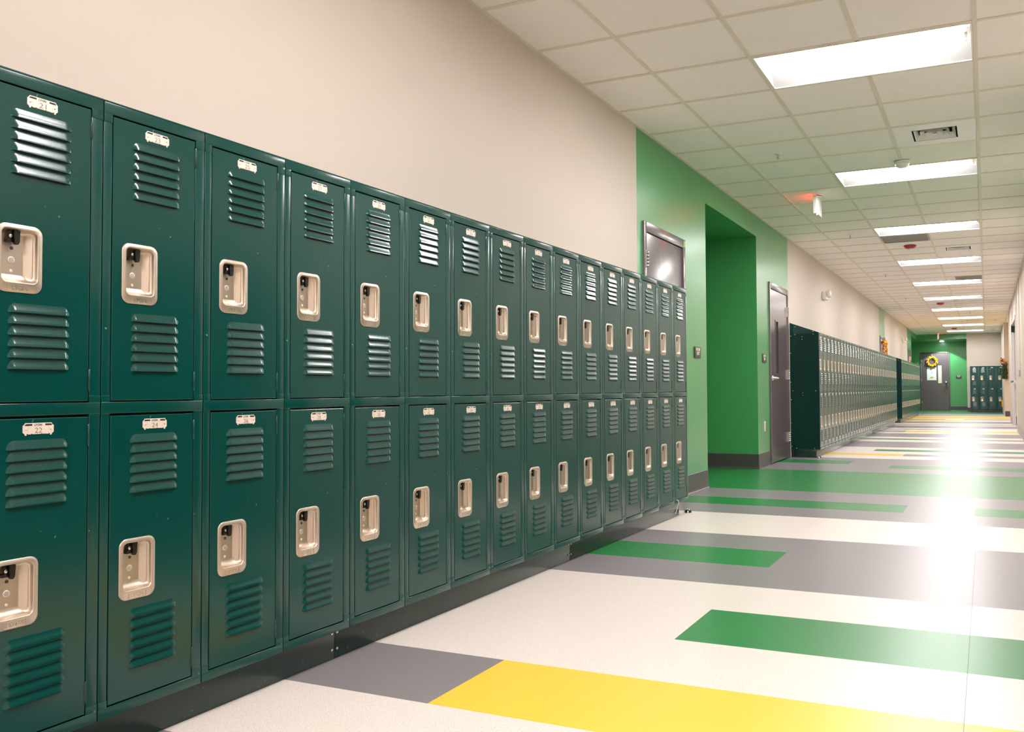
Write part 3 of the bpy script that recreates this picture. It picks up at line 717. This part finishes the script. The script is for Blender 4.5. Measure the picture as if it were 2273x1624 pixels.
def plate_mesh(num):
    b = MB(); c = .1515; w = .0355; z0, z1 = .668, .6955; x = .0012
    out = [(-w, z0 + .006), (-w + .004, z0 + .003), (-w + .005, z0 - .0005), (-w + .0085, z0 - .0005), (-w + .0085, z0 + .002), (w - .0085, z0 + .002), (w - .0085, z0 - .0005), (w - .005, z0 - .0005), (w - .004, z0 + .003), (w, z0 + .006),
           (w, z1 - .006), (w - .004, z1 - .003), (w - .005, z1), (-w + .005, z1), (-w + .004, z1 - .003), (-w, z1 - .006)]
    b.prism([(c + p[0], p[1]) for p in out], 'x', x - .0004, x + .0010, 'plate')
    xx = x + .00125
    def bar(a0, a1, q0, q1, m='ink'): b.box(x + .0008, xx, c + a0, c + a1, q0, q1, m)
    b.prism([(c - .032, z1 - .0062), (c - .029, z1 - .0022), (c - .0145, z1 - .0022), (c - .0145, z1 - .0062)], 'x', x + .0008, xx, 'ink')
    b.prism([(c + .032, z1 - .0062), (c + .029, z1 - .0022), (c + .0155, z1 - .0022), (c + .0155, z1 - .0062)], 'x', x + .0008, xx, 'ink')
    bar(-.0235, -.0232, z0 + .002, z1 - .0065, 'grille'); bar(.0232, .0235, z0 + .002, z1 - .0065, 'grille')
    for (a0, a1) in ((-.027, -.0245), (-.0165, -.0145), (.006, .008), (.0245, .027)): bar(a0, a1, z0 + .0018, z0 + .0032)
    fn = lambda tx, ty, d, zz: (xx, c + tx, zz + ty)
    b.text('LYON', .0050, lambda tx, ty, d: fn(tx - .001, ty, d, z1 - .0070), 'ink', .0175, bold=.03)
    b.text('LYON WORKSPACE PRODUCTS', .0012, lambda tx, ty, d: fn(tx, ty, d, z0 + .0022), 'ink', .036)
    for s in (-1, 1): b.lathe([(.0022, 0), (.002, .0008), (.001, .0012)], (x + .001, c + s * .0285, (z0 + z1) / 2 - .001), 'x', 'nickel', 10)
    if num: b.text(str(num), .0112, lambda tx, ty, d: fn(tx, ty, d, z0 + .0052), 'numink', .0165, bold=-.012)
    return b
def hinge_mesh():
    b = MB(); b.lathe([(.0012, 0), (.0026, .0015), (.0026, .0525), (.0012, .054)], (.0006, .2737, 0), 'z', 'lockgreen', 10)
    b.box(-.003, .0016, .2688, .2722, .001, .053, 'lockbase'); return b
def frame_mesh():
    b = MB(); G = 'lockgreen'; ed = .0012
    b.box(-.02, 0, .0015, .0240, .107, ZT, G, ed); b.box(-.02, 0, .2745, .3033, .107, ZT, G, ed)
    a, c = .0015, .3033; u, w = .0240, .2745
    def rail(zlo, zhi, up, dn):
        pts = []
        if dn: pts += [(a, zlo - dn + .003), (a + .003, zlo - dn), (u, zlo - dn), (u, zlo), (w, zlo), (w, zlo - dn), (c - .003, zlo - dn), (c, zlo - dn + .003)]
        else: pts += [(a, zlo), (c, zlo)]
        if up: pts += [(c, zhi + up - .003), (c - .003, zhi + up), (w, zhi + up), (w, zhi), (u, zhi), (u, zhi + up), (a + .003, zhi + up), (a, zhi + up - .003)]
        else: pts += [(c, zhi), (a, zhi)]
        # split in convex pieces: bar and four tabs, joined flush
        b.box(-.02, .0014, a, c, zlo, zhi, G, .0016)
        if dn:
            b.box(-.001, .0011, a, u, zlo - dn, zlo + .004, G, .0006); b.box(-.001, .0011, w, c, zlo - dn, zlo + .004, G, .0006)
        if up:
            b.box(-.001, .0011, a, u, zhi - .004, zhi + up, G, .0006); b.box(-.001, .0011, w, c, zhi - .004, zhi + up, G, .0006)
    rail(1.588, ZT, 0, .021); rail(.8465, .875, .0165, .004); rail(.106, .1315, .018, 0)
    return b
def body_mesh():
    b = MB(); b.box(XW + .003, -.032, .0012, .3036, .107, ZT - .001, 'lockpanel'); return b
def make_locker():
    root = empty('locker')
    frame_mesh().build('locker_frame', root); body_mesh().build('locker_body', root)
    dm = door_mesh().build('locker_door', root); dm.location = (0, 0, .878)
    h = handle_mesh().build('recessed_handle', dm); l = latch_mesh().build('latch', dm)
    p = plate_mesh(None).build('number_plate', dm)
    hg = hinge_mesh().build('hinge', dm); hg.location = (0, 0, .635); h2 = hg.copy(); COL.objects.link(h2); h2.parent = dm; h2.location = (0, 0, .023)
    km = kmap(); d2 = copy_tree(dm, root, km); d2.location = (0, 0, .135)
    return root
lk = make_locker(); km = kmap()
def put_locker(first, loc, rz, lab, group):
    global _used
    o = lk if first else copy_tree(lk, None, km)
    o.location = loc; o.rotation_euler = (0, 0, rz); tag(o, lab, 'locker', group); return o
# near row: sixteen two-door lockers
G1 = 'two-door lockers of the near row'
for k in range(-1, 15):
    n = 21 + 2 * (k + 1)
    if k == -1: lab = 'leftmost and largest green two-door locker, plates 21 and 22, cut by photo edge'
    elif k < 4: lab = 'green two-door locker of the near row with number plates %d and %d' % (n, n + 1)
    elif k == 14: lab = 'last green two-door locker at the right end of the near row'
    else: lab = 'green two-door locker, %s from the left in the near row' % ordn[k + 1]
    o = put_locker(k == -1, (0, Y0 + k * LW, 0), 0, lab, G1)
# own numbered plates for the near row
def numbered():
    roots = sorted([o for o in bpy.data.objects if o.parent is None and o.name.startswith('locker')], key=lambda o: o.location.y)
    cm_ = {}
    for o in bpy.data.objects:
        if o.parent: cm_.setdefault(o.parent.name, []).append(o)
    n = 21
    for r in roots:
        for d in sorted([c for c in cm_[r.name] if c.name.startswith('locker_door')], key=lambda c: -c.location.z):
            for p in cm_[d.name]:
                if p.name.startswith('number_plate'):
                    t = plate_mesh(n).build('tmp'); p.data = t.data; p.data.name = 'number_plate'; bpy.data.objects.remove(t)
            n += 1
# middle row, far left row, far corner lockers
mapG2 = 35
numbered_first = numbered()
lk_far = None
def generic_copy(loc, rz, lab, group):
    o = copy_tree(lk, None, km); o.location = loc; o.rotation_euler = (0, 0, rz); tag(o, lab, 'locker', group); return o
Y2, Y2E = 11.49, 22.16
for k in range(35):
    e = 'nearest green two-door locker of the middle row, beside gray door' if k == 0 else ('farthest green two-door locker of the middle row' if k == 34 else 'green two-door locker, %s from the near end of the middle row' % ordn[k])
    generic_copy((0, Y2 + k * LW, 0), 0, e, 'two-door lockers of the middle row')
Y3 = 23.5
for k in range(22):
    e = 'nearest green two-door locker of the farthest left row' if k == 0 else ('last green two-door locker of the farthest left row' if k == 21 else 'green two-door locker, %s from the near end of the farthest left row' % ordn[k])
    generic_copy((0, Y3 + k * LW, 0), 0, e, 'two-door lockers of the farthest left row')
# row on the near right wall (mirrors in the glossy near lockers)
for k in range(7):
    generic_copy((XR + XW - .003, 4.26 - k * LW, 0), PI, 'green two-door locker of the right-hand row, %s from its far end' % ordn[k], 'two-door lockers along the near right wall')
X4 = 1.437
for k in range(4):
    generic_copy((X4 + k * LW * .945, YF + XW - .004, 0), -PI / 2, '%s of the four green lockers facing the viewer at the corridor end' % ['leftmost', 'second from left', 'third from left', 'rightmost'][k], 'lockers against the far end wall').scale = (1, .945, 1.02)

# plinths, sloped tops, end panels
def rivet(parent, x, y, z, ax):
    b = MB()
    b.lathe([(.0055, 0), (.005, .0018), (.0028, .003)], (0, 0, 0), 'x', 'nickel2', 10)
    o = b.build('rivet', parent); o.location = (x, y, z)
    if ax == '-y': o.rotation_euler = (0, 0, -PI / 2)
    return o
def plinth(y0, y1, lab, joints=(), endcap=True):
    root = empty('plinth', (0, y0, 0)); L = y1 - y0
    cuts = [0] + [j - y0 for j in joints] + [L]
    b = MB()
    for a, c in zip(cuts[:-1], cuts[1:]): b.box(XW + .018, -.047, a + .0006, c - .0006, .001, .1055, 'lockbase', .001)
    b.build('plinth_box', root)
    rv = None
    for j in joints:
        for dy in (-.013, .013):
            for z in (.032, .086):
                if rv is None: rv = rivet(root, -.047, j - y0 + dy, z, 'x')
                else: o = rv.copy(); COL.objects.link(o); o.parent = root; o.location = (-.047, j - y0 + dy, z)
    tag(root, lab, 'locker base', 'dark bases under the locker rows')
plinth(Y0 - LW, 5.955, 'dark green recessed base under the near locker row', [Y0 + 3 * LW - .02, Y0 + 9 * LW - .03])
plinth(Y2 + .0, 22.1, 'dark recessed base under the middle locker row', [14.5, 17.5])
plinth(Y3 + .0, Y3 + 22 * LW, 'dark recessed base under the farthest left locker row')
b = MB(); b.box(X4, X4 + 4 * LW * .945, YF - .33, YF - .018, .001, .1075, 'lockbase')
tag(b.build('plinth'), 'dark base under the four far end lockers', 'locker base', 'dark bases under the locker rows')
HR = .139
def hood(y0, y1, lab):
    b = MB(); t = .002
    b.prism([(0.001, ZT + .0005), (.001, ZT + .004), (XW + .004, ZT + HR), (XW + .004, ZT + .0005)], 'y', y0, y1, 'lockgreen')
    tag(b.build('sloped_locker_top'), lab, 'locker top', 'sloping tops over the locker rows')
hood(Y0 - LW, Y0 + 15 * LW, 'green sloping metal top over the near locker row')
hood(Y2, Y2 + 35 * LW, 'green sloping metal top over the middle locker row')
hood(Y3, Y3 + 22 * LW, 'green sloping metal top over the farthest left locker row')
b = MB(); b.prism([(XR + XW - .004, ZT + .0005), (XR + XW - .004, ZT + .004), (XR - .004, ZT + HR), (XR - .004, ZT + .0005)], 'y', 4.26 - 7 * LW, 4.26, 'lockgreen')
tag(b.build('sloped_locker_top'), 'green sloping metal top over the near right locker row', 'locker top', 'sloping tops over the locker rows')
b = MB(); b.box(XR + XW + .044, XR - .018, 4.26 - 7 * LW, 4.26, .001, .1055, 'lockbase')
tag(b.build('plinth'), 'dark base under the near right locker row', 'locker base', 'dark bases under the locker rows')
def endpanel(y, lab):
    root = empty('locker_end_panel', (0, y, 0))
    b = MB(); b.prism([(.001, .107), (.001, ZT + .004), (XW + .003, ZT + HR), (XW + .003, .107)], 'y', -.004, -.001, 'lockpanel')
    b.build('side_sheet', root)
    b = MB(); b.prism([(-.0, ZT - .006), (-.0, ZT + .002), (XW + .004, ZT + HR - .003), (XW + .004, ZT - .006)], 'y', -.0065, -.0042, 'lockgreen'); b.build('top_cap', root)
    rv = None
    for (x, z) in ((-.302, 1.70), (-.071, 1.632), (-.072, 1.598), (-.303, 1.598), (-.362, 1.58), (-.214, 1.567), (-.214, 1.534), (-.362, 1.357), (-.362, .978), (-.34, .864), (-.046, .863), (-.214, .837), (-.211, .807), (-.362, .75), (-.36, .446), (-.358, .142), (-.298, .119), (-.069, .12)):
        dy = -.0065 if z > ZT - .006 else -.004
        if rv is None: rv = rivet(root, x, dy, z, '-y')
        else: o = rv.copy(); COL.objects.link(o); o.parent = root; o.location = (x, dy, z)
    tag(root, lab, 'locker side panel', 'riveted end panels of the locker rows')
endpanel(Y2, 'dark green riveted side panel at the near end of middle locker row')
endpanel(Y3, 'dark green side panel at the near end of farthest left locker row')

# door stops and string
def stop(x, y, lab):
    root = empty('door_stop', (x, y, 0))
    b = MB(); b.lathe([(.027, .0006), (.027, .003), (.0255, .012), (.022, .021), (.016, .027), (.008, .030), (.001, .031)], (0, 0, 0), 'z', 'chrome', 24); b.build('dome', root)
    b = MB(); b.prism([(-.0275, .006), (-.010, .006), (-.010, .026), (-.017, .026), (-.0245, .018)], 'x', -.012, .012, 'black'); o = b.build('rubber_bumper', root); o.rotation_euler = (0, 0, .9)
    tag(root, lab, 'door stop')
stop(-.022, 6.085, 'chrome dome door stop on floor at right end of near locker row')
stop(-.005, 11.43, 'chrome dome door stop on floor at near end of middle locker row')
stop(-.14, 31.85, 'tiny chrome door stop at the far end of the left lockers')
b = MB(); b.tube([(.003, 5.765, .1315), (.006, 5.785, .128), (.005, 5.80, .11), (-.005, 5.80, .08), (-.012, 5.80, .05), (-.02, 5.80, .036)], .0028, 'string', 6); b.ico((-.02, 5.80, .036), .006, 'string', 1)
tag(b.build('string'), 'short white string hanging below the last near locker', 'string')

# ------------------------------------------------------------------ world and camera
w = bpy.data.worlds.new('World'); S.world = w; w.use_nodes = True
w.node_tree.nodes['Background'].inputs['Color'].default_value = (.8, .85, 1, 1); w.node_tree.nodes['Background'].inputs['Strength'].default_value = .02
cx, chh, yaw, pt, rl, f, px, py = 1.9707, .8976, 24.0796, 1.7831, -.3727, 1940.6151, 185.3501, -8.0265
y_, t_, r_ = map(math.radians, (yaw, pt, rl))
Fv = Vector((-math.sin(y_) * math.cos(t_), math.cos(y_) * math.cos(t_), math.sin(t_)))
Rv = Vector((math.cos(y_), math.sin(y_), 0)); Uv = Rv.cross(Fv)
R2 = Rv * math.cos(r_) + Uv * math.sin(r_); U2 = -Rv * math.sin(r_) + Uv * math.cos(r_)
cam = bpy.data.cameras.new('camera'); co = bpy.data.objects.new('camera', cam); COL.objects.link(co)
mw = Matrix(((R2.x, U2.x, -Fv.x, cx), (R2.y, U2.y, -Fv.y, 0), (R2.z, U2.z, -Fv.z, chh), (0, 0, 0, 1)))
co.matrix_world = mw
cam.sensor_fit = 'HORIZONTAL'; cam.sensor_width = 36; cam.lens = f / 2273 * 36
cam.shift_x = -px / 2273; cam.shift_y = py / 2273
cam.clip_start = .05; cam.clip_end = 200
S.camera = co
S.view_settings.view_transform = 'Standard'; S.view_settings.look = 'None'; S.view_settings.gamma = 1; S.view_settings.use_curve_mapping = False
S.view_settings.exposure = 2.5
